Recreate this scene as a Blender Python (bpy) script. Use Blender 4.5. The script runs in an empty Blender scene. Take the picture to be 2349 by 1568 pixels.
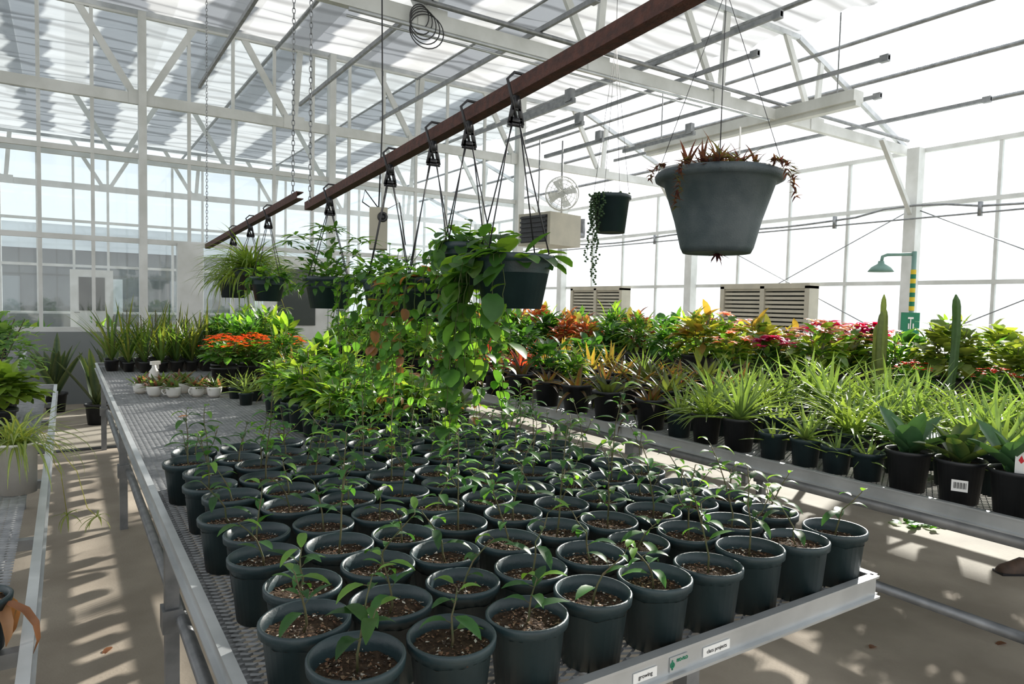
import bpy, math, random
from mathutils import Vector, Matrix
random.seed(7)
SC=bpy.context.scene; COL=SC.collection
Z=Vector((0,0,1)); V=Vector
U=random.uniform

# ------------------------------------------------------------------ mesh builder
class MB:
    def __init__(s): s.v=[];s.f=[];s.c=[];s.m=[]
    def add(s,vs,fs,col=(1,1,1),mi=0,cols=None):
        o=len(s.v); s.v.extend([tuple(x) for x in vs])
        s.c.extend(cols if cols else [col]*len(vs))
        s.f.extend([tuple(o+i for i in f) for f in fs]); s.m.extend([mi]*len(fs)); return s
    def box(s,c,d,col=(1,1,1),mi=0):
        x,y,z=c;a,b,h=d[0]/2,d[1]/2,d[2]/2
        vs=[(x+i*a,y+j*b,z+k*h) for i in(-1,1) for j in(-1,1) for k in(-1,1)]
        return s.add(vs,[(0,1,3,2),(4,6,7,5),(0,4,5,1),(2,3,7,6),(0,2,6,4),(1,5,7,3)],col,mi)
    def beam(s,p,q,w,h,col=(1,1,1),mi=0):
        p=V(p);q=V(q);d=(q-p).normalized()
        sd=d.cross(Z)
        if sd.length<.01: sd=V((1,0,0))
        sd.normalize(); up=sd.cross(d)
        vs=[]
        for e in(p,q):
            for i,j in((-1,-1),(1,-1),(1,1),(-1,1)): vs.append(e+sd*(i*w/2)+up*(j*h/2))
        return s.add(vs,[(3,2,1,0),(4,5,6,7),(0,1,5,4),(1,2,6,5),(2,3,7,6),(3,0,4,7)],col,mi)
    def tube(s,pts,r,n=6,col=(1,1,1),mi=0,cap=True):
        pts=[V(p) for p in pts]; N=len(pts); vs=[]; prev=None
        for i,p in enumerate(pts):
            d=(pts[min(i+1,N-1)]-pts[max(i-1,0)]).normalized()
            if prev is None:
                sd=d.cross(Z)
                if sd.length<.05: sd=d.cross(V((1,0,0)))
            else: sd=prev-d*prev.dot(d)
            sd.normalize(); prev=sd; up=sd.cross(d)
            rr=r[i] if isinstance(r,(list,tuple)) else r
            for k in range(n):
                a=2*math.pi*k/n; vs.append(p+sd*(math.cos(a)*rr)+up*(math.sin(a)*rr))
        fs=[]
        for i in range(N-1):
            for k in range(n):
                k2=(k+1)%n; fs.append((i*n+k,i*n+k2,(i+1)*n+k2,(i+1)*n+k))
        if cap: fs.append(tuple(reversed(range(n)))); fs.append(tuple((N-1)*n+k for k in range(n)))
        return s.add(vs,fs,col,mi)
    def lathe(s,prof,n=28,c=(0,0,0),col=(1,1,1),mi=0,axis=None,close=False):
        vs=[];fs=[];P=len(prof)
        for k in range(n):
            a=2*math.pi*k/n
            for r,z in prof: vs.append(V((r*math.cos(a),r*math.sin(a),z)))
        for k in range(n):
            k2=(k+1)%n
            for i in range(P-1): fs.append((k*P+i,k2*P+i,k2*P+i+1,k*P+i+1))
            if close: fs.append((k*P+P-1,k2*P+P-1,k2*P,k*P))
        if axis is not None:
            q=Z.rotation_difference(V(axis).normalized()); vs=[q@x for x in vs]
        vs=[x+V(c) for x in vs]
        return s.add(vs,fs,col,mi)
    def ring(s,c,R,r,axis=(0,0,1),n=24,m=6,col=(1,1,1),mi=0):
        prof=[(R+r*math.cos(2*math.pi*k/m),r*math.sin(2*math.pi*k/m)) for k in range(m)]
        return s.lathe(prof,n,c,col,mi,axis,True)
    def leaf(s,b,d,L,W,droop=.6,fold=.25,segs=4,c1=(.1,.3,.05),c2=None,shape='ov',up=Z,mi=0):
        d=V(d).normalized(); sd=d.cross(up)
        if sd.length<.05: sd=d.cross(V((U(-1,1),U(-1,1),.1)))
        sd.normalize(); nr=sd.cross(d); p=V(b); st=L/segs; a=droop/segs; ca,sa=math.cos(a),math.sin(a)
        k=U(.75,1.25); c1=tuple(x*k for x in c1); c2=tuple(x*k for x in c2) if c2 else c1
        vs=[];cs=[];fs=[]
        for i in range(segs+1):
            t=i/segs
            if shape=='ov': w=math.sin(math.pi*min(1,t**.8*.94+.05))**.8
            elif shape=='rd': w=math.sin(math.pi*min(1,t**.85*.93+.06))**.55
            elif shape=='bl': w=min(1,.55+t*2)*(1-t**2.2)+.02
            elif shape=='al': w=(1-t)**.75+.02
            else: w=(math.sin(math.pi*(.18+.82*t))+.02)**.6 if t<1 else .05
            w*=W/2
            vs+= [p-sd*w+nr*(fold*w),p.copy(),p+sd*w+nr*(fold*w)]; cs+=[c2,c1,c2]
            if i<segs:
                fs+=[(3*i,3*i+1,3*i+4,3*i+3),(3*i+1,3*i+2,3*i+5,3*i+4)]
            d2=d*ca-nr*sa; nr=nr*ca+d*sa; d=d2; p=p+d*st
        s.add(vs,fs,mi=mi,cols=cs); return p
    def mesh(s,name,mats,smooth=True):
        me=bpy.data.meshes.new(name); me.from_pydata(s.v,[],s.f)
        ca=me.color_attributes.new('Col','FLOAT_COLOR','POINT')
        buf=[]
        for c in s.c: buf+= [c[0],c[1],c[2],1.0]
        ca.data.foreach_set('color',buf)
        if not isinstance(mats,(list,tuple)): mats=[mats]
        for m in mats: me.materials.append(m)
        me.polygons.foreach_set('material_index',s.m)
        me.polygons.foreach_set('use_smooth',[smooth]*len(s.f)); me.update(); return me

# ------------------------------------------------------------------ materials
def newmat(n):
    m=bpy.data.materials.new(n); m.use_nodes=True; nt=m.node_tree; nt.nodes.clear()
    return m,nt,nt.nodes.new('ShaderNodeOutputMaterial')
def N(nt,t,**k):
    n=nt.nodes.new(t)
    for a,b in k.items(): setattr(n,a,b)
    return n
def noise(nt,scale,detail=4,vec='Object'):
    tc=N(nt,'ShaderNodeTexCoord'); no=N(nt,'ShaderNodeTexNoise'); no.inputs['Scale'].default_value=scale; no.inputs['Detail'].default_value=detail
    nt.links.new(tc.outputs[vec],no.inputs['Vector']); return no
def ramp(nt,src,stops):
    r=N(nt,'ShaderNodeValToRGB'); e=r.color_ramp.elements
    e[0].position,e[0].color=stops[0][0],(*stops[0][1],1); e[1].position,e[1].color=stops[-1][0],(*stops[-1][1],1)
    for p,c in stops[1:-1]:
        x=e.new(p); x.color=(*c,1)
    nt.links.new(src,r.inputs[0]); return r
def pmat(n,c1,c2=None,scale=8,rough=.5,metal=0,bump=0,bscale=60,spec=.5,detail=5):
    m,nt,out=newmat(n); b=N(nt,'ShaderNodeBsdfPrincipled')
    b.inputs['Roughness'].default_value=rough; b.inputs['Metallic'].default_value=metal; b.inputs['Specular IOR Level'].default_value=spec
    c2=c2 or tuple(x*.8 for x in c1)
    no=noise(nt,scale,detail); r=ramp(nt,no.outputs['Fac'],[(.35,c1),(.65,c2)]); nt.links.new(r.outputs[0],b.inputs['Base Color'])
    if bump:
        n2=noise(nt,bscale,3); bp=N(nt,'ShaderNodeBump'); bp.inputs['Strength'].default_value=bump; bp.inputs['Distance'].default_value=.01
        nt.links.new(n2.outputs['Fac'],bp.inputs['Height']); nt.links.new(bp.outputs[0],b.inputs['Normal'])
    nt.links.new(b.outputs[0],out.inputs[0]); return m
def leafmat(n,trans=.4,rough=.42):
    m,nt,out=newmat(n); at=N(nt,'ShaderNodeAttribute',attribute_name='Col')
    no=noise(nt,35,2); mr=N(nt,'ShaderNodeMapRange'); mr.inputs['To Min'].default_value=.7; mr.inputs['To Max'].default_value=1.3
    nt.links.new(no.outputs['Fac'],mr.inputs['Value'])
    oi=N(nt,'ShaderNodeObjectInfo'); mr2=N(nt,'ShaderNodeMapRange'); mr2.inputs['To Min'].default_value=.75; mr2.inputs['To Max'].default_value=1.2
    nt.links.new(oi.outputs['Random'],mr2.inputs['Value'])
    mu=N(nt,'ShaderNodeMath',operation='MULTIPLY'); nt.links.new(mr.outputs[0],mu.inputs[0]); nt.links.new(mr2.outputs[0],mu.inputs[1])
    vm=N(nt,'ShaderNodeVectorMath',operation='SCALE'); nt.links.new(at.outputs['Color'],vm.inputs[0]); nt.links.new(mu.outputs[0],vm.inputs['Scale'])
    b=N(nt,'ShaderNodeBsdfPrincipled'); b.inputs['Roughness'].default_value=rough; b.inputs['Specular IOR Level'].default_value=.45
    nt.links.new(vm.outputs[0],b.inputs['Base Color'])
    v2=N(nt,'ShaderNodeVectorMath',operation='MULTIPLY'); v2.inputs[1].default_value=(2.3,2.0,.8); nt.links.new(vm.outputs[0],v2.inputs[0])
    tr=N(nt,'ShaderNodeBsdfTranslucent'); nt.links.new(v2.outputs[0],tr.inputs[0])
    mx=N(nt,'ShaderNodeMixShader'); mx.inputs[0].default_value=trans
    nt.links.new(b.outputs[0],mx.inputs[1]); nt.links.new(tr.outputs[0],mx.inputs[2]); nt.links.new(mx.outputs[0],out.inputs[0]); return m
def glassmat(n,haze=.05,gl=.07,col=(.9,.96,1)):
    m,nt,out=newmat(n); t=N(nt,'ShaderNodeBsdfTransparent'); g=N(nt,'ShaderNodeBsdfGlossy'); g.inputs['Roughness'].default_value=.03
    d=N(nt,'ShaderNodeBsdfTranslucent'); d.inputs[0].default_value=(.9,.93,.95,1)
    no=noise(nt,.8,5); mr=N(nt,'ShaderNodeMapRange'); mr.inputs['To Min'].default_value=haze*.3; mr.inputs['To Max'].default_value=haze*1.7
    nt.links.new(no.outputs['Fac'],mr.inputs['Value'])
    t.inputs[0].default_value=(*col,1)
    a=N(nt,'ShaderNodeMixShader'); nt.links.new(mr.outputs[0],a.inputs[0]); nt.links.new(t.outputs[0],a.inputs[1]); nt.links.new(d.outputs[0],a.inputs[2])
    b=N(nt,'ShaderNodeMixShader'); b.inputs[0].default_value=gl; nt.links.new(a.outputs[0],b.inputs[1]); nt.links.new(g.outputs[0],b.inputs[2])
    nt.links.new(b.outputs[0],out.inputs[0]); return m
def clothmat(n,op_lo,op_hi,wscale,ax,col,dark=.55,dist=5,thr=.3):
    m,nt,out=newmat(n)
    tc=N(nt,'ShaderNodeTexCoord'); w=N(nt,'ShaderNodeTexWave'); w.bands_direction=ax; w.inputs['Scale'].default_value=wscale
    w.inputs['Distortion'].default_value=dist; w.inputs['Detail'].default_value=3; w.inputs['Detail Scale'].default_value=.35
    nt.links.new(tc.outputs['Object'],w.inputs['Vector'])
    r=ramp(nt,w.outputs['Fac'],[(.0,(op_hi,)*3),(.25,(op_lo,)*3),(1,(op_lo,)*3)])
    t=N(nt,'ShaderNodeBsdfTransparent'); d=N(nt,'ShaderNodeBsdfDiffuse'); d.inputs[0].default_value=(*col,1)
    tl=N(nt,'ShaderNodeBsdfTranslucent')
    r2=ramp(nt,w.outputs['Fac'],[(.0,tuple(c*dark for c in col)),(thr,col),(1,col)])
    nt.links.new(r2.outputs[0],tl.inputs[0])
    a=N(nt,'ShaderNodeMixShader'); a.inputs[0].default_value=.75; nt.links.new(d.outputs[0],a.inputs[1]); nt.links.new(tl.outputs[0],a.inputs[2])
    b=N(nt,'ShaderNodeMixShader'); nt.links.new(r.outputs[0],b.inputs[0]); nt.links.new(t.outputs[0],b.inputs[1]); nt.links.new(a.outputs[0],b.inputs[2])
    nt.links.new(b.outputs[0],out.inputs[0]); return m
M_leaf=leafmat('leaf_tissue',.45); M_fleshy=leafmat('succulent_tissue',.33,.45); M_thick=leafmat('thick_leaf_tissue',.12,.4)
M_pot=pmat('green_nursery_plastic',(.012,.028,.033),(.024,.048,.054),9,.42,0,.08,120)
M_blackpot=pmat('black_nursery_plastic',(.010,.012,.014),(.022,.024,.028),9,.42)
M_greypot=pmat('grey_plastic_basket',(.045,.064,.074),(.075,.095,.105),14,.55,0,.2,200)
M_white=pmat('white_painted_steel',(.66,.67,.66),(.54,.55,.53),3,.45)
M_alu=pmat('aluminium_extrusion',(.55,.57,.58),(.42,.44,.45),6,.38,.6)
M_galv=pmat('galvanised_steel',(.3,.31,.32),(.2,.21,.22),12,.45,.6)
M_mesh=pmat('expanded_steel',(.3,.31,.32),(.2,.21,.22),20,.45,.5)
M_rust=pmat('rusted_steel',(.09,.032,.022),(.045,.018,.014),40,.75,0,.4,150)
M_concrete=pmat('concrete_floor',(.40,.35,.285),(.29,.25,.2),2.2,.85,0,.15,90,.3,9)
M_beige=pmat('beige_enamel',(.44,.41,.33),(.38,.355,.29),4,.5)
M_black=pmat('black_plastic',(.012,.012,.014),(.02,.02,.024),10,.4)
M_wire=pmat('hanger_wire',(.05,.05,.055),(.03,.03,.03),10,.4,.3)
M_ceram=pmat('white_glazed_ceramic',(.8,.8,.78),(.74,.74,.72),5,.2)
M_whitepl=pmat('white_plastic',(.75,.74,.7),(.62,.6,.56),9,.45)
M_soil=pmat('dark_soil',(.03,.02,.014),(.07,.048,.032),70,.95,0,.8,140,.1)
M_chip=leafmat('bark_and_perlite',0.0,.9)
M_bark=pmat('woody_stem',(.11,.085,.04),(.06,.08,.025),60,.7)
M_grn=pmat('sign_green_paint',(.0,.19,.09),(.0,.16,.08),5,.5)
M_yel=pmat('yellow_paint',(.75,.55,.02),(.65,.48,.02),5,.5)
M_red=pmat('red_ink',(.7,.02,.03),(.6,.02,.03),5,.5)
M_teal=pmat('faded_green_enamel',(.16,.3,.26),(.22,.36,.32),8,.5)
M_ground=pmat('pale_outdoor_ground',(.5,.5,.46),(.36,.38,.32),.6,.95)
M_dark=pmat('dark_shutter_backing',(.05,.06,.055),(.1,.11,.1),1.5,.8)
M_build=pmat('distant_grey_cladding',(.16,.175,.18),(.24,.26,.26),.5,.8)
M_bdark=pmat('dark_building_cladding',(.05,.06,.055),(.11,.12,.11),.9,.8)
M_brown=pmat('brown_leather',(.09,.05,.03),(.05,.03,.02),20,.6)
M_glass=glassmat('clear_wall_glass',.08,.05); M_pglass=glassmat('partition_glass',.02,.1,(.84,.9,.93))
M_cloth=clothmat('woven_shade_cloth',.86,.97,.8,'Y',(.41,.42,.425),.62,7,.3)
M_poly=clothmat('corrugated_polycarbonate',.25,.45,9,'Y',(.9,.94,1))
M_paper=pmat('label_paper',(.85,.85,.83),(.8,.8,.78),5,.6)
M_ink=pmat('black_ink',(.02,.02,.02),(.03,.03,.03),5,.6)

# ------------------------------------------------------------------ object helpers
def mk(name,me,parent=None,label=None,loc=(0,0,0)):
    o=bpy.data.objects.new(name,me); COL.objects.link(o); o.location=loc
    if parent: o.parent=parent
    if label: o['label']=label
    return o
def root(name,label,cat,loc=(0,0,0),rz=0,sc=1,group=None,tilt=(0,0)):
    o=bpy.data.objects.new(name,None); COL.objects.link(o); o.empty_display_size=.05
    o.location=loc; o.rotation_euler=(tilt[0],tilt[1],rz); o.scale=(sc,)*3 if not isinstance(sc,tuple) else sc
    o['label']=label; o['category']=cat
    if group: o['group']=group
    return o
def thing(name,label,cat,parts,loc=(0,0,0),rz=0,sc=1,group=None,tilt=(0,0)):
    r=root(name,label,cat,loc,rz,sc,group,tilt)
    for p in parts:
        mk(p[0],p[1],r,p[2] if len(p)>2 else None)
    return r
def struct(name,me,label=None):
    o=mk(name,me); o['kind']='structure'; o['label']=label or name.replace('_',' '); return o
def solo(name,me,label,cat,group=None,loc=(0,0,0),rz=0):
    o=mk(name,me,None,label,loc); o.rotation_euler=(0,0,rz); o['category']=cat
    if group:o['group']=group
    return o

# ------------------------------------------------------------------ camera
A=math.radians(33.2);P=math.radians(3.07);TH=math.radians(1.3)
fw=V((math.sin(A)*math.cos(P),math.cos(A)*math.cos(P),-math.sin(P)))
r0=V((math.cos(A),-math.sin(A),0)); u0=r0.cross(fw)
cr=r0*math.cos(TH)+u0*math.sin(TH); cu=u0*math.cos(TH)-r0*math.sin(TH)
cam=bpy.data.cameras.new('camera'); co=bpy.data.objects.new('camera',cam); COL.objects.link(co)
mt=Matrix((cr,cu,-fw)).transposed().to_4x4(); mt.translation=V((0,0,1.5)); co.matrix_world=mt
cam.lens=24; cam.sensor_width=36; cam.clip_start=.05; cam.clip_end=300; SC.camera=co

# ------------------------------------------------------------------ light
w=bpy.data.worlds.new('world'); SC.world=w; w.use_nodes=True; nt=w.node_tree; nt.nodes.clear()
wo=N(nt,'ShaderNodeOutputWorld'); bg=N(nt,'ShaderNodeBackground'); tc=N(nt,'ShaderNodeTexCoord'); sx=N(nt,'ShaderNodeSeparateXYZ')
nt.links.new(tc.outputs['Generated'],sx.inputs[0]); r=ramp(nt,sx.outputs['Z'],[(0.0,(1,1,1)),(.25,(.95,.975,1)),(1,(.82,.9,1))])
nt.links.new(r.outputs[0],bg.inputs[0]); bg.inputs[1].default_value=1.35; nt.links.new(bg.outputs[0],wo.inputs[0])
sl=bpy.data.lights.new('sun','SUN'); sl.energy=14.5; sl.angle=.014; sl.color=(1,.95,.87)
so=bpy.data.objects.new('sun',sl); COL.objects.link(so)
el=math.radians(26); az=V((1.0,.47,0)).normalized(); sd=az*math.cos(el)+Z*math.sin(el)
so.rotation_euler=sd.to_track_quat('Z','Y').to_euler(); so.location=(15,8,12)
SC.view_settings.view_transform='Standard'

# ------------------------------------------------------------------ room shell
XR=12.2; YP=11.2; EZ=4.3; TZ=5.5; KX=9.0; YB=22.0; XL=-7.0; YF=-4.0
struct('floor',MB().box(((XR+XL)/2,(YB+YF)/2,-.05),(XR-XL,YB-YF,.1)).mesh('floor',M_concrete,False),'tan concrete greenhouse floor')
def grid(x0,x1,y0,y1,zf,nx,ny):
    m=MB();vs=[];fs=[]
    for j in range(ny+1):
        for i in range(nx+1):
            x=x0+(x1-x0)*i/nx;y=y0+(y1-y0)*j/ny; vs.append((x,y,zf(x,y)))
    for j in range(ny):
        for i in range(nx):
            a=j*(nx+1)+i; fs.append((a,a+1,a+nx+2,a+nx+1))
    return m.add(vs,fs)
struct('ceiling',grid(XL,KX,YF,YB,lambda x,y:TZ+.12+.035*math.sin(y*6+math.sin(x*1.1)*1.8)+.02*math.sin(y*13+x*2),48,300).mesh('ceiling',M_cloth),'translucent white woven shade cloth ceiling')
sl_=(TZ-EZ)/(XR-KX)
struct('ceiling_slope',grid(KX,XR+.3,YF,YB,lambda x,y:TZ+.12-(x-KX)*sl_,4,30).mesh('ceiling_slope',M_poly),'sloped corrugated clear roof glazing')
struct('wall_left',MB().box((XL,(YB+YF)/2,.5),(.15,YB-YF,1.0)).mesh('wall_left',M_white,False),'white knee wall')
struct('wall_right',MB().box((XR+.05,(YB+YF)/2,.45),(.15,YB-YF,.9)).mesh('wall_right',M_white,False),'white knee wall below side glazing')
struct('wall_partition',MB().box(((7.4+XL)/2,YP,.5),(7.4-XL,.12,1.0)).mesh('wall_partition',M_build,False),'grey knee wall below glass partition')
struct('wall_back',MB().box(((XR+XL)/2,YB,.5),(XR-XL,.15,1.0)).mesh('wall_back',M_build,False),'grey knee wall at the rear')
solo('ground',MB().box((0,10,-.25),(160,160,.1)).mesh('ground',M_ground,False),'pale sunlit ground outside the greenhouse','ground')['kind']='structure'
m=MB().box((0,0,1.5),(18,5,3.2)); rf=MB().add([(-9.3,-2.8,3.1),(9.3,-2.8,3.1),(9.3,0,4.1),(-9.3,0,4.1),(-9.3,2.8,3.1),(9.3,2.8,3.1)],[(0,1,2,3),(3,2,5,4)])
pr=[('walls',m.mesh('w',M_bdark,False)),('roof',rf.mesh('r',M_build,False))]
for k in range(6): pr.append(('window',MB().box((-7.2+k*2.7,-2.52,1.7),(1.3,.06,1.1)).mesh('wn',M_white if k%2 else M_build,False)))
thing('neighbouring_building','low dark clad building with pale windows outside the glass','building',pr,(0,28,-.2))
wi=0
ys=[-3.7,1.2,6.1,11.0,15.9,20.8]
def window(pts_fn,a0,a1,n,z0,z1,girts,wd,name,glass,fr=M_white):
    m=MB()
    for k in range(n):
        t=a0+(a1-a0)*k/n; m.beam(pts_fn(t,z0),pts_fn(t,z1),wd,wd)
    for g in [z0+.03]+girts+[z1-.03]: m.beam(pts_fn(a0,g),pts_fn(a1,g),wd*1.25,.07)
    o=struct(name,m.mesh(name,fr,False),'white framed glazing bay')
    g=MB().add([pts_fn(a0,z0),pts_fn(a1,z0),pts_fn(a1,z1),pts_fn(a0,z1)],[(0,1,2,3)])
    mk('glass',g.mesh('glass',glass,False),o,'clear glass pane'); return o
for i in range(5):
    wi+=1; window(lambda t,z:(XR,t,z),ys[i],ys[i+1],4,.9,EZ,[2.04,3.35],.05,'window_%d'%wi,M_glass)
pa=-.28-.61*10
for i in range(5):
    wi+=1; a0=pa+i*.61*5; a1=min(a0+.61*5,7.4); window(lambda t,z:(t,YP,z),a0,a1,5 if i<4 else 2,1.0,TZ,[2.3,3.5],.045,'window_%d'%wi,M_pglass)
wi+=1; window(lambda t,z:(t,YB,z),XL,XR,24,1.0,TZ,[2.3,3.5],.06,'window_%d'%wi,M_pglass)
for (dx,dy,n_) in ((3.1,YP,1),(.6,YB-.1,2)):
    d=struct('door_%d'%n_,MB().box((dx,dy-.09,1.1),(1.0,.06,2.2)).mesh('door_1',M_white,False),'white door with glazed upper light')
    mk('door_window',MB().box((dx,dy-.13,1.55),(.6,.02,.9)).mesh('dw',M_dark,False),d,'glazed upper light')
    mk('handle',MB().tube([(dx-.4,dy-.12,1.05),(dx-.4,dy-.2,1.05),(dx-.28,dy-.2,1.05)],.012).mesh('dh',M_galv),d,'steel lever handle')
ti=0
for y in ys[1:]:
    ti+=1; m=MB().box((XR-.12,y,EZ/2),(.2,.2,EZ)).beam((XR-.1,y,3.1),(XR-1.2,y,EZ),.07,.07)
    struct('trim_%d'%ti,m.mesh('post',M_white,False),'white steel wall post with knee brace')
for x,ww in ((.94,.1),(3.68,.1),(7.4,.14),(1.55,.34)):
    ti+=1; struct('trim_%d'%ti,MB().box((x,YP-.02,TZ/2 if ww<.3 else 1.15),(ww,.17,TZ if ww<.3 else 2.3)).mesh('post',M_white,False),'white partition post')
for (ya,yb) in ((1.2,6.1),(6.1,11.0)):
    solo('cross_brace_cable',MB().tube([(XR-.08,ya,.95),(XR-.08,yb,3.3)],.01,5).tube([(XR-.1,yb,.95),(XR-.1,ya,3.3)],.01,5).mesh('xb',M_galv),'crossed steel brace cables on the side wall','cable','wall brace cables')
# ------------------------------------------------------------------ trusses
def truss(y,x0=-5.0):
    parts=[('bottom_chord',MB().beam((x0,y,EZ),(XR-.1,y,EZ),.08,.15).mesh('bc',M_white,False)),
           ('top_chord',MB().beam((x0,y,TZ),(KX,y,TZ),.06,.07).beam((KX,y,TZ),(XR-.1,y,EZ+.05),.06,.08).mesh('tc',M_alu,False))]
    xs=[.93+2.14*k for k in range(-2,5)]
    for x in xs:
        for dx in (-.78,.1 if int(x)%2 else .72):
            tx=x+dx; tz=TZ if tx<KX else TZ-(tx-KX)*sl_
            parts.append(('web_brace',MB().beam((x+dx*.08,y,EZ),(tx,y,tz),.05,.09).mesh('wb',M_white,False)))
        parts.append(('gusset_plate',MB().box((x,y-.045,EZ+.02),(.32,.012,.2)).mesh('gp',M_white,False)))
    return thing('roof_truss','white steel roof truss with slanted web braces','roof truss',parts,group='greenhouse roof trusses')
for y in (6.3,11.2,16.1,21.0): truss(y)
for k in range(13):
    x=-6+k*1.25
    o=solo('roof_purlin',MB().beam((x,YF,6.7),(x,YB,6.7),.42,.1).mesh('rp',M_alu,False),'aluminium roof purlin above the shade cloth','roof beam','roof purlins')
for (x,z,rr) in ((2.8,5.42,.03),(7.8,5.4,.035),(5.2,5.42,.02),(10.4,5.05,.035),(11.4,4.68,.035),(9.4,5.32,.03)):
    solo('roof_pipe',MB().tube([(x,YF,z),(x,YB,z)],rr,8).mesh('rpipe',M_galv),'galvanised pipe running along under the roof','pipe','roof pipes')
for k,x in enumerate((1.6,3.0,4.3,6.0,6.7,8.0,9.3,10.6)):
    m=MB().beam((x,4.4 if k%2 else 5.2,EZ+.16),(x,10.6,EZ+.16),.035,.05).box((x,4.45 if k%2 else 5.25,EZ+.16),(.06,.1,.08))
    solo('shade_drive_rack',m.mesh('rack',M_galv,False),'grey steel drive rack for the shade curtain','rack','shade drive racks')
for k,(x,y0) in enumerate(((5.6,7.2),(6.4,8.0),(7.3,8.6),(8.1,7.4))):
    solo('shade_drive_rack',MB().beam((x,y0,EZ-.1),(x,y0+1.6,EZ-.1),.05,.06).box((x,y0+.1,EZ-.02),(.08,.12,.16)).mesh('rack',M_galv,False),'short grey steel bracket bar below the truss','rack','short bracket bars')
solo('drive_pipe',MB().tube([(1,6.15,EZ+.11),(XR-.3,6.15,EZ+.11)],.028,8).mesh('dp',M_galv),'galvanised drive pipe along the truss','pipe')
solo('conduit',MB().tube([(2.2,6.22,EZ-.12),(8.3,6.22,EZ-.12)],.02,8).tube([(2.2,6.28,EZ-.16),(7.0,6.28,EZ-.16)],.012,6).mesh('cd',M_alu),'grey electrical conduit under the truss chord','conduit')
thing('light_fixture','long white strip light fixture hung below the truss','light fixture',[('housing',MB().beam((8.6,5.1,4.3),(8.6,8.9,4.3),.22,.14).beam((8.6,5.1,4.2),(8.6,8.9,4.2),.12,.06).mesh('lf',M_white,False)),('suspension_rod',MB().tube([(8.6,5.4,4.3),(8.6,5.4,5.45)],.01).mesh('sr',M_galv)),('suspension_rod',MB().tube([(8.6,8.6,4.3),(8.6,8.6,5.45)],.01).mesh('sr',M_galv))])
m=MB().tube([(XR-.3,y,3.2+.12*math.cos((y-6.1)*1.3)*(.3 if abs(y-6.1)>.6 else 1)) for y in [i*.5 for i in range(-2,40)]],.02,6)
m.tube([(XR-.3,y,3.1) for y in (-1,5,10,20)],.015,6)
for y in (1,3.5,5,7.4,9.5,12): m.box((XR-.3,y,3.16),(.06,.05,.22))
solo('cable_run',m.mesh('cr',M_galv),'grey cable run clamped along the side wall','cable')
m=MB()
for k in range(5): m.ring((2.9+.02*k,6.2,4.27-.03*k),.11+.015*k,.006,(.1*k-.2,1,.3-.1*k))
solo('cable_coil',m.mesh('cc',M_black),'black cable coil hanging from the truss','cable')

# ------------------------------------------------------------------ wall shutters
for y0,y1 in ((7.8,9.8),(13.0,15.0)):
    fr=MB()
    for z in (1.0,2.0): fr.box((XR-.3,(y0+y1)/2,z),(.3,y1-y0+.1,.1))
    for y in (y0,(y0+y1)/2,y1): fr.box((XR-.3,y,1.5),(.3,.1,1.0))
    lv=MB()
    for k in range(11): lv.beam((XR-.4,y0,1.08+k*.085),(XR-.4,y1,1.08+k*.085),.03,.055)
    thing('exhaust_shutter','beige louvred exhaust fan shutter on the side wall','vent',[('frame',fr.mesh('f',M_beige,False)),('louvre_slats',lv.mesh('l',M_beige,False)),('backing',MB().box((XR-.17,(y0+y1)/2,1.5),(.03,y1-y0,1)).mesh('b',M_dark,False))],group='exhaust shutters')

# ------------------------------------------------------------------ heater / fan / sensor box / shower
b=MB().box((0,0,0),(.8,.75,.55)); lv=MB()
for k in range(6): lv.beam((-.42,-.3,-.2+k*.08),(-.42,.3,-.2+k*.08),.05,.03)
lv.box((-.395,0,0),(.02,.62,.46))
thing('unit_heater','beige box heater with dark louvres hung from rods','heater',[('body',b.mesh('b',M_beige,False)),('louvres',lv.mesh('l',M_black,False)),
 ('hanging_rod',MB().tube([(-.3,0,.27),(-.3,0,1.55)],.012).mesh('r',M_galv)),('hanging_rod',MB().tube([(.3,0,.27),(.3,0,1.55)],.012).mesh('r',M_galv)),('flue_pipe',MB().tube([(.4,0,.0),(.9,0,.0),(.9,0,.3)],.06,10).mesh('fl',M_galv))],(7.15,9.8,2.82),.2)
cg=MB()
for k in range(4): cg.ring((0,-.08,0),.27-.06*k,.005,(0,1,0),28,4)
cg.ring((0,0,0),.28,.01,(0,1,0),28,5); cg.ring((0,.12,0),.27,.008,(0,1,0),28,5)
for k in range(16):
    a=k*math.pi/8; cg.tube([(0,-.09,0),(.27*math.cos(a),-.07,.27*math.sin(a)),(.28*math.cos(a),.12,.28*math.sin(a))],.004,4)
bl=MB()
for k in range(4):
    a=k*math.pi/2+.4; e=V((math.cos(a),0,math.sin(a))); s_=V((-math.sin(a),.35,math.cos(a)))
    bl.add([e*.04-s_*.04,e*.04+s_*.04,e*.24+s_*.08,e*.24-s_*.08],[(0,1,2,3)])
thing('circulation_fan','round wire caged circulation fan','fan',[('cage',cg.mesh('cg',M_white)),('blades',bl.mesh('bl',M_white,False)),('motor',MB().lathe([(0,-.02),(.05,-.02),(.05,.2),(0,.2)],16,(0,0,0),axis=(0,1,0)).mesh('mo',M_white)),
  ('bracket',MB().tube([(0,.1,.28),(0,.1,.9)],.015).mesh('br',M_galv))],(7.03,9.3,3.4),-.5)
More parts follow.
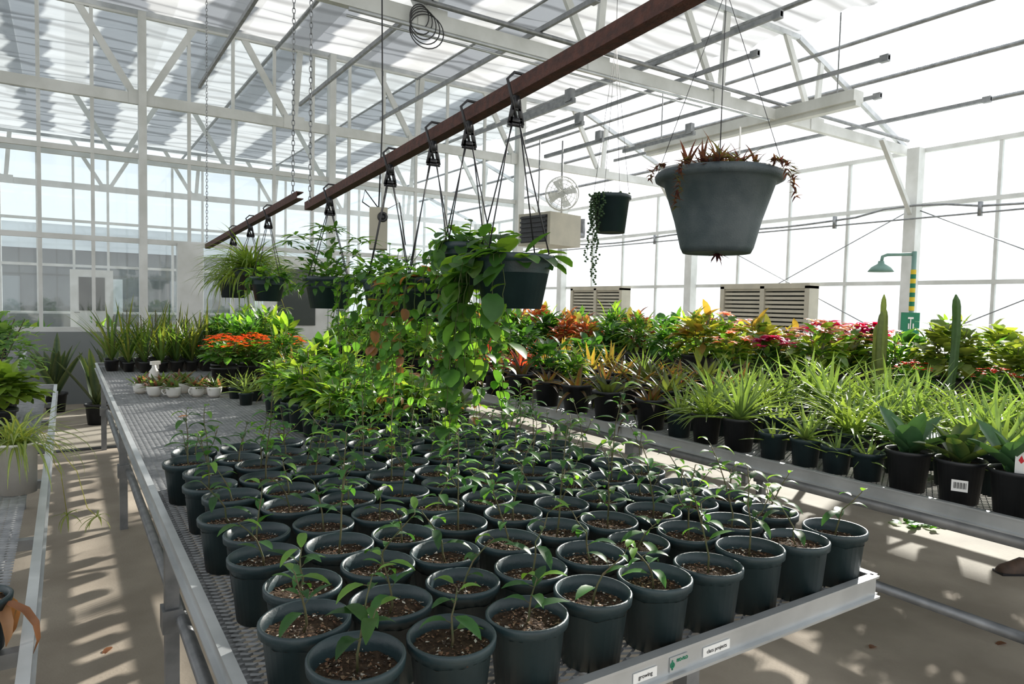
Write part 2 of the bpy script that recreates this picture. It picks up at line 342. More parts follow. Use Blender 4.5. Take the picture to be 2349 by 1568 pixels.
thing('climate_sensor_box','cream sensor box with round fan opening, hung by cable','sensor box',[('housing',MB().box((0,0,0),(.13,.16,.3)).mesh('h',M_beige,False)),
 ('fan_opening',MB().ring((.03,-.082,.08),.028,.01,(0,1,0)).lathe([(0,0),(.02,0),(.02,.01),(0,.01)],14,(.03,-.085,.08),axis=(0,1,0)).mesh('fo',M_black)),
 ('cable',MB().tube([(0,0,.15),(.02,0,.8),(0,.02,2),(.03,0,3.4)],.006).tube([(0,0,.15),(-.1,0,.28),(-.12,.05,.2),(0,.05,.12),(.15,0,.2),(.2,.1,-.1)],.005).mesh('ca',M_black))],(1.94,4.8,2.04),-.4)
sh=MB().tube([(0,0,0),(0,0,2.15)],.025,10)
arm=MB().tube([(0,0,2.12),(-.22,.14,2.12),(-.26,.165,2.1),(-.27,.17,2.02)],.018,8)
bell=MB().lathe([(.03,0),(.035,-.03),(.1,-.07),(.135,-.12),(.125,-.12),(.0,-.08)],20,(-.27,.17,2.05))
st=MB()
for k in range(9): st.lathe([(.028,0),(.028,.05)],10,(0,0,1.5+k*.05),mi=k%2)
sg=MB().box((-.03,-.04,1.35),(.2,.012,.26)).box((-.03,-.05,1.35),(.01,.004,.12),mi=1).box((-.03,-.05,1.42),(.06,.004,.02),mi=1).box((-.05,-.05,1.33),(.012,.004,.06),mi=1).box((-.0,-.05,1.33),(.012,.004,.06),mi=1)
thing('safety_shower','emergency shower on pole with green and yellow stripe','safety shower',[('pole',sh.mesh('p',M_teal)),('arm',arm.mesh('a',M_teal)),('shower_head',bell.mesh('b',M_teal)),('striped_band',st.mesh('s',[M_yel,M_grn])),('sign',sg.mesh('sg',[M_grn,M_paper],False),'green safety sign with white pictogram')],(7.8,3.9,.04),-.6)

# ------------------------------------------------------------------ benches
def lattice(x0,x1,y0,y1,cw=.045,ch=.022):
    m=MB(); nx=int((x1-x0)/cw); ny=int((y1-y0)/ch); h=.0022
    vs=[];fs=[]
    for j in range(ny):
        ya=y0+j*ch
        for sgn in (0,1):
            base=len(vs)
            for i in range(2*nx+1):
                x=x0+i*cw/2
                y=ya+((0 if i%2==0 else ch/2) if sgn==0 else (ch if i%2==0 else ch/2))
                vs.append((x,y-h,.0)); vs.append((x,y+h,.003))
            for i in range(2*nx):
                a=base+2*i; fs.append((a,a+2,a+3,a+1))
    m.add(vs,fs); return m
def bench(x0,x1,y0,y1,legsx,legsy,label,ztop=.8):
    ed=MB(); hh=.055
    for (p,q) in (((x0,y0),(x1,y0)),((x1,y0),(x1,y1)),((x1,y1),(x0,y1)),((x0,y1),(x0,y0))):
        ed.beam((*p,ztop-.005),(*q,ztop-.005),.006,hh)
        ed.beam((*p,ztop+.022),(*q,ztop+.022),.022,.006); ed.beam((*p,ztop-.03),(*q,ztop-.03),.03,.006)
    sup=MB(); y=y0+.3
    while y<y1: sup.beam((x0,y,ztop-.025),(x1,y,ztop-.025),.03,.03); y+=.75
    pr=[('edge_frame',ed.mesh('ef',M_alu,False)),('mesh_top',lattice(x0+.01,x1-.01,y0+.01,y1-.01).mesh('mt',M_mesh,False)),('support_bars',sup.mesh('sb',M_galv,False))]
    for x in legsx:
        pr.append(('roller_rail',MB().tube([(x,legsy[0]-.12,ztop-.075),(x,legsy[-1]+.12,ztop-.075)],.027,10).mesh('rr',M_galv)))
        pr.append(('brace_rail',MB().tube([(x+.03,legsy[0],.38),(x+.03,legsy[-1],.38)],.022,8).mesh('rr',M_galv)))
        for y in legsy:
            pr.append(('leg',MB().beam((x,y,0),(x,y,ztop-.05),.045,.045).box((x,y,ztop-.1),(.07,.07,.1)).box((x,y,.38),(.065,.08,.08)).mesh('lg',M_galv,False)))
    r=thing('greenhouse_bench',label,'bench',pr,(0,0,0))
    for o in r.children:
        if o.name.startswith('mesh_top'): o.location.z=ztop-.004
    return r
B1=bench(.25,1.75,.93,8.05,(.3,1.3),(1.15,2.6,5.0,7.7),'long aluminium bench with expanded metal top holding seedling pots')
B2=bench(2.67,4.17,.4,9.0,(2.76,3.95),(.86,2.9,5.2,8.6),'aluminium bench crowded with aloes and bromeliads')
B3=bench(4.75,6.25,.4,9.6,(4.95,6.05),(.9,3.8,6.8,9.2),'aluminium bench crowded with flowering plants')
B4=bench(-1.57,-.07,.6,6.2,(-1.35,-.27),(1.0,3.0,5.8),'aluminium bench with herbs and spider plants')
B5=bench(-1.9,-.4,7.2,9.9,(-1.7,-.6),(7.5,9.6),'aluminium bench near the glass partition')
def text(body,size,mat,parent,loc,name='lettering',bold=False):
    c=bpy.data.curves.new('t','FONT'); c.body=body; c.size=size; c.align_x='CENTER'; c.align_y='CENTER'; c.extrude=.0003
    if bold: c.offset=.0004
    t=bpy.data.objects.new('tmp',c); COL.objects.link(t)
    dg=bpy.context.evaluated_depsgraph_get(); me=bpy.data.meshes.new_from_object(t.evaluated_get(dg)); bpy.data.objects.remove(t)
    me.materials.clear(); me.materials.append(mat)
    o=mk(name,me,parent); o.location=loc; o.rotation_euler=(math.pi/2,0,0); return o
for x,wd,tx in ((.93,.062,'growing'),(1.135,.082,'class projects')):
    pl=mk('paper_label',MB().box((x,.925,.793),(wd,.002,.02)).mesh('pl',M_paper,False),B1,'white paper strip reading %s'%tx)
    text(tx,.0115,M_ink,pl,(x,.9235,.793))
pl=mk('maker_badge',MB().box((1.022,.925,.793),(.05,.002,.03)).mesh('pl',M_alu,False),B1,'small green and silver badge')
text('BIO-FLO',.0085,M_grn,pl,(1.031,.9235,.799),bold=True)
mk('badge_emblem',MB().ring((1.003,.9235,.793),.005,.0015,(0,1,0)).box((1.003,.9235,.793),(.003,.001,.02)).mesh('be',M_grn),pl)

# ------------------------------------------------------------------ pots
def potmesh(R,rb,h,mat,rim=.018,name='pot'):
    lip=R*.06
    prof=[(0,.004),(rb*.9,.004),(rb,0),(rb+(R-lip-rb)*.85,h-rim),(R,h-rim),(R+.001,h-.003),(R-.002,h),(R-.005,h-.001),(R-lip-.004,h-rim*1.2),(rb*.95,.01)]
    m=MB().lathe(prof,32); return m.mesh(name,mat)
def soilmesh(R,z,chips=120,cs=.004):
    m=MB(); n=20
    vs=[(0,0,z)]; 
    for k in range(n):
        a=2*math.pi*k/n
        for rr in (.5,1): vs.append((R*rr*math.cos(a),R*rr*math.sin(a),z+U(-.004,.003)))
    fs=[]
    for k in range(n):
        k2=(k+1)%n; fs+=[(0,1+2*k,1+2*k2),(1+2*k,2+2*k,2+2*k2,1+2*k2)]
    m.add(vs,fs)
    for k in range(chips):
        a=U(0,6.28); rr=R*math.sqrt(U(0,.92)); s_=cs*U(.5,1.4); c=random.choice([(.55,.52,.45),(.16,.08,.045),(.2,.11,.06),(.05,.035,.025),(.25,.17,.1),(.1,.06,.04)])
        p=V((rr*math.cos(a),rr*math.sin(a),z+.001)); vv=[p+V((U(-1,1),U(-1,1),U(0,.8)))*s_ for _ in range(4)]
        m.add(vv,[(0,1,2),(0,2,3),(0,3,1),(1,3,2)],c,1)
    return m.mesh('soil',[M_soil,M_chip],False)
POT=potmesh(.078,.059,.14,M_pot); POTB=potmesh(.08,.058,.15,M_blackpot,.014); POTL=potmesh(.105,.078,.19,M_blackpot,.02)
POTS=potmesh(.055,.042,.09,M_pot,.012); POTSB=potmesh(.055,.042,.09,M_blackpot,.012)
SOILS=[soilmesh(.071,U(.108,.118),260) for _ in range(5)]; SOILB=soilmesh(.072,.13,60); SOILL=soilmesh(.094,.17,60); SOILS_=soilmesh(.049,.078,30)

# ------------------------------------------------------------------ plant kinds
def rnd_dir(el0,el1,az=None):
    a=U(0,6.283) if az is None else az; e=U(el0,el1); return V((math.cos(a)*math.cos(e),math.sin(a)*math.cos(e),math.sin(e)))
G=[(.035,.12,.03),(.045,.145,.034),(.03,.1,.03),(.06,.17,.037),(.09,.22,.04)]
def seedling(h,n,z0=.12,L=.06):
    st=MB(); lf=MB(); pts=[]; bx,by=U(-.04,.04),U(-.04,.04)
    for i in range(6):
        t=i/5; pts.append(V((bx*t*t*1.6+U(-.004,.004),by*t*t*1.6+U(-.004,.004),z0-.012+h*t)))
    st.tube(pts,[.0026-.0014*i/5 for i in range(6)],5)
    az=U(0,6)
    def br(pts,n,t0):
        nonlocal az
        for k in range(n):
            t=t0+(1-t0)*(k/(n-1))**.85; M=len(pts)-1; i=min(M-1,int(t*M)); fr=t*M-i; p=pts[i].lerp(pts[i+1],fr); az+=2.4
            l=L*U(.6,1.2)*(1.1-.35*t*t)
            c=random.choice(G[:4]) if t<.9 else (.14,.3,.05)
            d=rnd_dir(.1,.9,az); q=p+d*.012; st.tube([p,q],.0009,3,cap=False)
            lf.leaf(q,d,l,l*.38,U(.5,1.4),.3,5,c,shape='ov')
    br(pts,n,.35)
    if h>.14:
        i=random.choice((1,2,3)); d=rnd_dir(.5,1.0); p=pts[i]; q=[p,p+d*.03+Z*.005,p+d*.05+Z*.03]
        st.tube(q,.0013,4); br(q,random.randint(3,5),.45)
    return st.mesh('stem',M_bark),lf.mesh('leaves',M_leaf)
SEED=[seedling(U(.09,.15),random.randint(5,8)) for _ in range(10)]+[seedling(U(.17,.24),random.randint(8,11)) for _ in range(8)]+[seedling(.29,14),seedling(.34,16)]
def rosette(n,L,W,el0,el1,droop,shape,c1,c2=None,fold=.5,z0=.13,segs=6,jit=.15,mat=None,r0=.01):
    m=MB()
    for k in range(n):
        t=k/n; az=k*2.4+U(-.2,.2); e=el1+(el0-el1)*(1-t) ; d=rnd_dir(e-jit,e+jit,az); l=L*(.7+.3*(1-t))*U(.8,1.2)
        m.leaf(V((d.x*r0,d.y*r0,z0)),d,l,W*U(.85,1.15),droop*U(.3,1.4)*(1.2-t),fold,segs,c1,c2,shape)
    return m.mesh('leaves',mat or M_leaf)
def bush(n,R,H,L,W,cols,z0=.13,shape='ov',droop=.7,c2=None,tips=None,tipcols=None,tl=None,stems=7,core=.5):
    m=MB(); s_=MB()
    for k in range(stems):
        d=rnd_dir(.7,1.4); s_.tube([(d.x*.01,d.y*.01,z0-.02),(d.x*R*.4,d.y*R*.4,z0+H*.4),(d.x*R*.9,d.y*R*.9,z0+H*.8)],.0025,4)
    for k in range(n):
        a=U(0,6.283); u=U(-.25,1); rr=math.sqrt(max(0,1-u*u)) if u>0 else 1-.3*u; q=U(core,1)
        p=V((math.cos(a)*rr*R*q,math.sin(a)*rr*R*q,z0+H*.35+u*H*.6*q)); d=(V((math.cos(a)*rr,math.sin(a)*rr,u*.7+.15))+V((U(-.5,.5),U(-.5,.5),U(-.4,.4)))).normalized()
        m.leaf(p-d*L*.4,d,L*U(.6,1.2),W*U(.7,1.2),droop*U(.4,1.5),.25,4,random.choice(cols),c2,shape)
    if tips:
        for k in range(tips):
            a=U(0,6.283); rr=math.sqrt(U(0,.95)); p=V((math.cos(a)*rr*R*1.02,math.sin(a)*rr*R*1.02,z0+H*(.62+.4*math.sqrt(1-rr*rr)+U(-.04,.04)))); a0=U(0,6)
            for j in range(tl[2]): m.leaf(p,rnd_dir(-.1,.55,a0+j*6.283/tl[2]),tl[0]*U(.7,1.2),tl[1]*U(.8,1.1),.4,.2,3,random.choice(tipcols),None,'ov')
    return s_.mesh('stems',M_bark),m.mesh('foliage',M_leaf)
def spider(n,L,W,z0,c1,c2,down=1.8,baby=0):
    m=MB()
    for k in range(n):
        m.leaf(V((U(-.03,.03),U(-.03,.03),z0)),rnd_dir(.25,1.35),L*U(.6,1.15),W,U(.9,down),.35,7,c1,c2,'bl')
    for b in range(baby):
        d=rnd_dir(.4,.8); pts=[V((0,0,z0))]; 
        for i in range(1,9): t=i/8; pts.append(V((d.x*L*1.1*t,d.y*L*1.1*t,z0+.14*math.sin(t*2.2)-.45*t*t*U(.8,1.1))))
        m.tube(pts,.0015,4,(.4,.42,.12))
        for j in range(10): m.leaf(pts[-1],rnd_dir(-.4,.9),.08,.008,1.2,.3,4,c1,c2,'bl')
    return m.mesh('foliage',M_leaf)
def vines(n,R,z0,Lmin,Lmax,ll,lw,cols,az0=0,az1=6.283,sp=.03,shape='rd',topn=80,topH=.1,spread=.09,pw=1.3):
    m=MB()
    for k in range(n):
        a=U(az0,az1); out=U(.01,spread); L=Lmin+(Lmax-Lmin)*U(0,1)**pw; p=V((math.cos(a)*R*.6,math.sin(a)*R*.6,z0)); pts=[p.copy()]
        d=V((math.cos(a),math.sin(a),.5)); 
        for i in range(3): p=p+d*(R*.4+out)/3; d.z-=.4; pts.append(p.copy())
        dn=V((math.cos(a)*.15,math.sin(a)*.15,-1)); ln=0
        while ln<L:
            st=.03; p=p+(dn+V((U(-.3,.3),U(-.3,.3),0))).normalized()*st; ln+=st; pts.append(p.copy()); dn.x*=.8; dn.y*=.8
        m.tube(pts,.0014,4,(.12,.16,.05))
        acc=0
        for i in range(1,len(pts)):
            acc+=(pts[i]-pts[i-1]).length
            if acc>sp*U(.6,1.2):
                acc=0
                for _ in range(2 if random.random()<.4 else 1):
                    dd=rnd_dir(-.9,.4,a+U(-1.7,1.7)); s_=U(.6,1.3)*(1-.25*i/len(pts)); m.leaf(pts[i],dd,ll*s_,lw*s_,U(.3,1.1),.22,4,random.choice(cols),None,shape)
    for k in range(topn):
        a=U(0,6.283); rr=R*math.sqrt(U(0,1.25)); hh=U(-.02,topH)*(1.2-rr/R*.5); p=V((math.cos(a)*rr,math.sin(a)*rr,z0+hh)); m.leaf(p,rnd_dir(-.3,1.0,a+U(-1,1)),ll*U(.7,1.2),lw*U(.7,1.2),U(.3,1),.22,4,random.choice(cols),None,shape)
    for k in range(topn//14):
        d=rnd_dir(.8,1.4); p=V((d.x*R*.6,d.y*R*.6,z0)); e=p+d*topH*U(1,1.9); m.tube([p,e],.0014,4,(.1,.16,.05))
        for j in range(6): m.leaf(p.lerp(e,.3+.14*j),rnd_dir(-.1,.9),ll*U(.6,1),lw*U(.6,1),.6,.22,4,random.choice(cols),None,shape)
    return m.mesh('foliage',M_leaf)
def cactus(h,r,n=5,col=(.12,.2,.06),z0=.12,lean=.03,bx=0,by=0):
    m=MB()
    vs=[];fs=[];K=n*4;J=18
    for j in range(J+1):
        t=j/J; rr=r*math.sqrt(max(.02,1-(max(0,t-.85)/.15)**2))*(1+.05*math.sin(t*22))
        for k in range(K):
            a=2*math.pi*k/K; q=rr*(1 if k%4==0 else (.7 if k%4==2 else .85)); vs.append((bx+q*math.cos(a)+lean*math.sin(t*2.6),by+q*math.sin(a),z0+h*t))
    for j in range(J):
        for k in range(K): fs.append((j*K+k,j*K+(k+1)%K,(j+1)*K+(k+1)%K,(j+1)*K+k))
    fs.append(tuple(J*K+k for k in range(K)))
    return m.add(vs,fs,col).mesh('stem',M_fleshy)

lime=[(.15,.28,.045),(.2,.33,.05),(.09,.22,.035),(.25,.38,.07),(.06,.16,.03)]
deep=[(.03,.1,.025),(.05,.15,.03),(.07,.19,.035)]
mid=[(.06,.18,.03),(.09,.24,.04),(.045,.14,.028)]
ALOE=[rosette(18,.27,.028,.4,1.35,.5,'al',(.13,.22,.075),(.17,.27,.09),.7,mat=M_fleshy),rosette(24,.33,.03,.4,1.4,.7,'al',(.11,.2,.065),(.15,.25,.08),.7,mat=M_fleshy),rosette(14,.2,.024,.3,1.3,.4,'al',(.15,.25,.09),(.2,.3,.1),.7,z0=.08,mat=M_fleshy),
 spider(60,.3,.016,.13,(.14,.23,.06),(.18,.28,.08),.9)]
BROM=[rosette(20,.28,.04,.35,1.25,1.3,'bl',(.045,.07,.028),(.11,.04,.025),.4),rosette(22,.3,.045,.3,1.3,1.2,'bl',(.06,.09,.03),(.045,.06,.022),.4),rosette(18,.27,.035,.4,1.3,1.1,'bl',(.12,.05,.028),(.08,.09,.03),.4),rosette(24,.3,.05,.3,1.3,1.0,'bl',(.1,.17,.04),(.16,.2,.06),.4)]
REDB=rosette(26,.34,.035,.3,1.4,.6,'bl',(.3,.05,.04),(.22,.04,.035),.4)
ORB=rosette(24,.32,.04,.3,1.4,.8,'bl',(.2,.12,.035),(.14,.16,.045),.4)
GAST=[rosette(9,.2,.07,.5,1.2,.4,'sw',(.03,.085,.03),(.13,.2,.05),.5,z0=.13,mat=M_thick),rosette(8,.23,.085,.6,1.25,.3,'sw',(.035,.09,.04),(.04,.1,.042),.5,z0=.13,mat=M_thick)]
AGAVE=[rosette(34,.42,.03,.2,1.45,.6,'al',(.12,.22,.09),(.16,.28,.11),.6,mat=M_fleshy),rosette(28,.36,.02,.3,1.45,.9,'al',(.15,.26,.09),None,.4,mat=M_fleshy)]
SANS=[rosette(14,.62,.085,1.1,1.5,.3,'sw',(.025,.06,.025),(.1,.13,.045),.4,z0=.15,segs=7,mat=M_thick),rosette(12,.45,.06,1.1,1.5,.3,'sw',(.03,.08,.03),(.1,.15,.05),.4,z0=.15,mat=M_thick)]
B=bush
BU={
 'lime':[B(80,.12,.24,.1,.048,lime),B(90,.13,.28,.11,.042,lime+mid),B(70,.12,.22,.09,.052,lime)],
 'green':[B(170,.16,.36,.1,.045,mid),B(180,.17,.42,.12,.03,mid+lime),B(130,.16,.32,.13,.06,mid+lime)],
 'dark':[B(130,.17,.32,.11,.06,deep)],
 'kalan':[B(110,.14,.2,.06,.045,mid,tips=34,tipcols=[(.62,.1,.02),(.7,.16,.03),(.5,.06,.02)],tl=(.022,.014,8))],
 'redkal':[B(110,.14,.24,.06,.045,mid,tips=26,tipcols=[(.5,.03,.03),(.6,.05,.05)],tl=(.02,.013,7))],
 'magenta':[B(120,.17,.32,.1,.06,mid+deep,tips=16,tipcols=[(.42,.015,.17),(.48,.03,.24),(.36,.01,.1)],tl=(.07,.04,9))],
 'pink':[B(120,.17,.34,.1,.06,lime,tips=14,tipcols=[(.6,.25,.33),(.55,.33,.38)],tl=(.05,.035,7))],
 'coral':[B(160,.16,.4,.1,.055,[(.42,.11,.07),(.36,.17,.08),(.28,.09,.05),(.2,.2,.06)])],
 'croton':[B(130,.17,.38,.13,.055,[(.2,.27,.05),(.3,.32,.06),(.1,.2,.04),(.25,.18,.05)])],
 'chart':[B(230,.19,.42,.08,.07,[(.2,.28,.06),(.26,.34,.09),(.13,.22,.045)],shape='rd')],
 'herb':[B(420,.22,.4,.04,.028,[(.12,.23,.09),(.085,.18,.07),(.15,.27,.09)],shape='rd')],
 'lettuce':[B(240,.17,.22,.09,.05,[(.17,.28,.045),(.2,.32,.06),(.12,.22,.04)],shape='rd')]}
GRASS=[spider(90,.38,.012,.13,(.13,.23,.055),(.16,.27,.065),1.2),spider(60,.34,.02,.13,(.3,.18,.05),(.34,.1,.04),1.0)]
def plant(kind,loc,pot='b',rz=None,sc=1,label='',cat='potted plant',name='potted_plant',group=None,lname='foliage',z=.8):
    rz=U(0,6.28) if rz is None else rz
    pm,sm={'g':(POT,SOILS[0]),'b':(POTB,SOILB),'L':(POTL,SOILL),'s':(POTS,SOILS_),'sb':(POTSB,SOILS_)}[pot]
    parts=[('pot',pm),('soil',sm)]
    if isinstance(kind,tuple): parts+=[('stems',kind[0]),('foliage',kind[1])]
    else: parts.append((lname,kind))
    return thing(name,label,cat,parts,(loc[0],loc[1],z),rz,sc,group)

# seedlings on centre bench
y=1.005; row=0
while y<2.88:
    sh_=(0,-.035,.01,-.02)[row%4]
    for i in range(9):
        px=.385+i*.1615+sh_*(1 if i<8 else .2)+U(-.003,.003); py=y+U(-.004,.004)+(.012 if (i+row)%3==0 else 0)
        if px>1.69 or px<.335: continue
        k=random.random()
        s_=random.choice(SEED[:10]) if k<.5 else (random.choice(SEED[10:18]) if k<.9 else random.choice(SEED[18:]))
        if y<1.25: s_=random.choice(SEED[:15])
        thing('potted_seedling','citrus seedling in dark green plastic nursery pot','potted seedling',[('pot',POT),('soil',random.choice(SOILS)),('stem',s_[0]),('leaves',s_[1])],(px,py,.8),U(0,6.28),U(.97,1.02),'citrus seedlings on the bench',(U(-.02,.02),U(-.02,.02)))
    y+=.172; row+=1
plant(GAST[0],(1.66,3.05),'b',label='broad fleshy leaved succulent in black pot',name='potted_gasteria')
for j in range(7):
    for i in range(4):
        x=1.08+i*.19+U(-.01,.01); yy=3.1+j*.2+U(-.01,.01)
        if x>1.5 and j==0: continue
        if x>1.69: continue
        plant(BU['lime'][(i+j)%3],(x,yy),'g',sc=U(.85,1.1),label='bright yellow-green leafy plant in green pot',name='potted_foliage_plant',group='lime foliage plants')
for j in range(3):
    for i in range(2):
        plant(BU['lime'][i+1] if j<1 else random.choice(BU['green']+[ORB]),(1.35+i*.25,4.65+j*.26),'b',sc=1.0,label='leafy yellow-green shrub in black nursery pot',name='potted_shrub',group='green shrubs')
for x,y_ in ((1.0,5.5),(1.22,5.62),(1.05,5.78),(1.3,5.9),(1.5,5.7)):
    plant(BU['kalan'][0],(x,y_),'b',label='orange flowering kalanchoe in black pot',name='potted_kalanchoe',cat='flowering plant',group='orange kalanchoes',sc=1.25)
for j in range(6):
    for i in range(2):
        plant(random.choice(BU['green']),(1.32+i*.28,6.2+j*.3),'b',sc=1.15+.1*i,label='leafy green shrub in black nursery pot',name='potted_shrub',group='green shrubs')
for i in range(4): plant(ALOE[2],(1.0+.1*(i%2),4.75+i*.17),'s',sc=.9,label='small succulent in green pot',name='potted_succulent',group='small succulents')
stk=[]
for q in range(5):
    m=MB(); m2=MB()
    for k in range(8): m.leaf((0,0,.08),rnd_dir(1.0,1.5),U(.3,.62),.024,U(.2,.9),.3,6,random.choice([(.05,.11,.03),(.09,.16,.04),(.14,.18,.045)]),None,'bl')
    m2.tube([(0,0,.06),(U(-.05,.05),U(-.05,.05),U(.35,.55))],.004,4)
    stk.append((m2.mesh('stake',M_bark),m.mesh('foliage',M_leaf)))
for j in range(6):
    for i in range(7):
        x=.36+i*.13; yy=7.15+j*.135+.0
        if j<2 and i<2-j: continue
        s_=random.choice(stk); thing('potted_orchid','sparse strappy plant with stake in small black pot','potted plant',[('pot',POTSB),('soil',SOILS_),('stake',s_[0]),('foliage',s_[1])],(x,yy,.8),U(0,6.28),U(.95,1.15),'small staked plants')
def mug():
    m=MB().lathe([(0,.004),(.025,.004),(.03,0),(.045,.02),(.052,.06),(.052,.075),(.049,.075),(.046,.03),(0,.02)],24)
    h=MB().tube([(.049,0,.062),(.072,0,.06),(.076,0,.04),(.062,0,.02),(.045,0,.022)],.005,6)
    return m.mesh('cup',M_ceram),h.mesh('handle',M_ceram)
mg=mug(); SUCC=[]
for q in range(3):
    m=MB(); 
    for k in range(44): m.leaf((U(-.03,.03),U(-.03,.03),.06),rnd_dir(.2,1.4),U(.05,.12),.022,.4,.4,3,random.choice([(.12,.2,.08),(.2,.1,.09),(.1,.17,.07)]),None,'rd')
    SUCC.append(m.mesh('succulent',M_leaf))
cs=soilmesh(.046,.06,20)
for i,(x,y_) in enumerate(((.45,5.62),(.52,5.4),(.63,5.3),(.6,5.6),(.72,5.52),(.78,5.28),(.88,5.2),(.86,5.42),(.74,5.75))):
    thing('teacup_planter','small succulent growing in white ceramic cup','cup planter',[('cup',mg[0]),('handle',mg[1]),('soil',cs),('succulent',SUCC[i%3])],(x,y_,.8),U(0,6.28),1.0,'white cup planters')
m=MB().lathe([(0,0),(.035,0),(.035,.1),(.015,.13),(.014,.15),(0,.15)],16); t=MB().box((.01,0,.165),(.07,.02,.025)).box((.03,0,.14),(.01,.012,.04))
thing('spray_bottle','white plastic spray bottle beside the cups','spray bottle',[('bottle',m.mesh('b',M_whitepl)),('trigger_head',t.mesh('t',M_whitepl,False))],(.58,6.05,.8),.5,1.1)
# ------------------------------------------------------------------ right bench plants
for n_,(y_,k) in enumerate(((.84,1),(1.02,1),(1.2,0),(1.39,1))):
    g_=plant(GAST[k],(2.82,y_),'b',rz=0,label='broad fleshy gasteria in black pot',name='potted_gasteria',group='gasterias in black pots',sc=1.08)
    if n_==2:
        g_['label']='broad fleshy gasteria in black pot with white barcode sticker'
        ang=math.atan2(-y_,-2.82); q=Matrix.Rotation(ang-math.pi,4,'Z')
        mm=MB()
        lp=lambda yy,zz,dx=0:q@V((-.0765-dx,yy,zz))
        mm.add([lp(-.024,.05),lp(.024,.05),lp(.024,.09,.004),lp(-.024,.09,.004)],[(0,1,2,3)])
        for j in range(9): mm.add([lp(-.019+j*.0043,.06,.002),lp(-.019+j*.0043+.0016+.001*(j%2),.06,.002),lp(-.019+j*.0043+.0016+.001*(j%2),.082,.0048),lp(-.019+j*.0043,.082,.0048)],[(0,1,2,3)],mi=1)
        mk('barcode_sticker',mm.mesh('bs',[M_paper,M_ink],False),g_,'white sticker with black bars')
    if n_==1:
        mm=MB().box((-.05,-.03,.18),(.002,.035,.09)); mm.add([(-.0515,-.03,.205),(-.0515,-.022,.188),(-.0515,-.03,.178),(-.0515,-.038,.188)],[(0,1,2,3)],mi=1)
        mk('plant_tag',mm.mesh('pt',[M_paper,M_red],False),g_,'white tag with a red drop mark')
for y_,s_,k in ((1.56,.85,2),(1.7,.85,2),(1.85,.9,0),(2.02,.9,2),(2.22,1.1,1),(2.43,1.05,3),(2.62,.95,0)):
    plant(ALOE[k],(2.83,y_),'b' if k in(1,3) else 'g',sc=s_,label='spiky spotted aloe in plastic pot',name='potted_aloe',group='aloes on the bench')
for i in range(5):
    for j in range(11):
        x=3.06+i*.21+U(-.02,.02); yy=.75+j*.2+U(-.02,.02)
        if yy>2.9: continue
        if i in(1,3) and j%4==1: plant(AGAVE[j%2],(x,yy),'b',sc=1.15,label='narrow leaved agave in black pot',name='potted_agave',group='agaves'); continue
        plant(random.choice(ALOE),(x,yy),'g',sc=U(.9,1.2)+.04*i,label='spiky spotted aloe in plastic pot',name='potted_aloe',group='aloes on the bench')
for i in range(4):
    for j in range(9):
        x=2.85+i*.33+U(-.02,.02); yy=2.9+j*.33+U(-.03,.03)+ (.1 if i%2 else 0)
        nm,lb='bromeliad','dark red and green bromeliad in black pot'
        if yy<3.9: kd=BROM[(i+j)%3]
        elif i==1 and j in(5,7): kd=REDB; lb='bright red leaved bromeliad in black pot'
        elif i>1 and j in(4,6): kd=ORB; lb='orange and olive leaved bromeliad in black pot'
        elif random.random()<.5: kd=random.choice(BROM)
        else: kd=random.choice([GRASS[0],ALOE[1],BU['lime'][1],BU['dark'][0]]); nm,lb='foliage_plant','leafy green foliage plant in black pot'
        plant(kd,(x,yy),'L',sc=U(.9,1.08)+.04*i,label=lb,name='potted_'+nm,group='bench plants: '+nm.replace('_',' '))
for j in range(8):
    for i in range(4):
        plant(random.choice([BU['green'][0],BU['green'][1],BU['green'][2],GRASS[0],BU['lime'][1]]),(2.87+i*.34,6.0+j*.36),'b',sc=U(.9,1.25),label='leafy green plant in black pot',name='potted_foliage_plant',group='mixed foliage plants')
for j in range(22):
    yy=.75+j*.4
    for i in range(4):
        x=4.92+i*.38
        if i==0 and j in(3,4,5): continue
        if yy<2.4: kk='chart' if (i+j)%3 else 'green'
        elif yy<2.85: kk=random.choice(['redkal','dark','green','chart'])
        elif yy<3.7: kk=random.choice(['magenta','magenta','pink','magenta']) if i<3 else 'pink'
        elif yy<4.4: kk=random.choice(['croton','croton','pink','lime'])
        elif yy<5.2: kk=random.choice(['green','green','dark','lime'])
        elif yy<6.8: kk=random.choice(['coral','green','coral','dark'])
        else: kk=random.choice(['green','dark','green','coral'])
        lab={'croton':'variegated yellow and green croton in black pot','magenta':'magenta flowering poinsettia in black pot','pink':'pale pink flowering plant in black pot','dark':'dark green leafy plant in black pot','green':'green leafy shrub in black pot','chart':'chartreuse round leaved kalanchoe in pot','coral':'coral orange leaved plant in black pot','lime':'lime green leafy plant in pot','redkal':'red flowering kalanchoe in black pot'}[kk]
        plant(random.choice(BU[kk]),(x+U(-.02,.02),yy+U(-.02,.02)),'L',sc=U(1.0,1.4)+(.12 if yy>4 else 0),label=lab,name='potted_'+{'croton':'croton','magenta':'poinsettia','coral':'coral_leaf_plant','chart':'kalanchoe','redkal':'kalanchoe'}.get(kk,'foliage_plant'),cat='flowering plant' if kk in('magenta','pink','redkal') else 'potted plant',group='plants: '+lab)
thing('potted_cactus','tall green columnar cactus leaning slightly in black pot','cactus',[('pot',POTB),('soil',SOILB),('cactus_stem',cactus(.72,.028,5,(.09,.17,.06),.12,.06))],(4.93,2.2,.8),0)
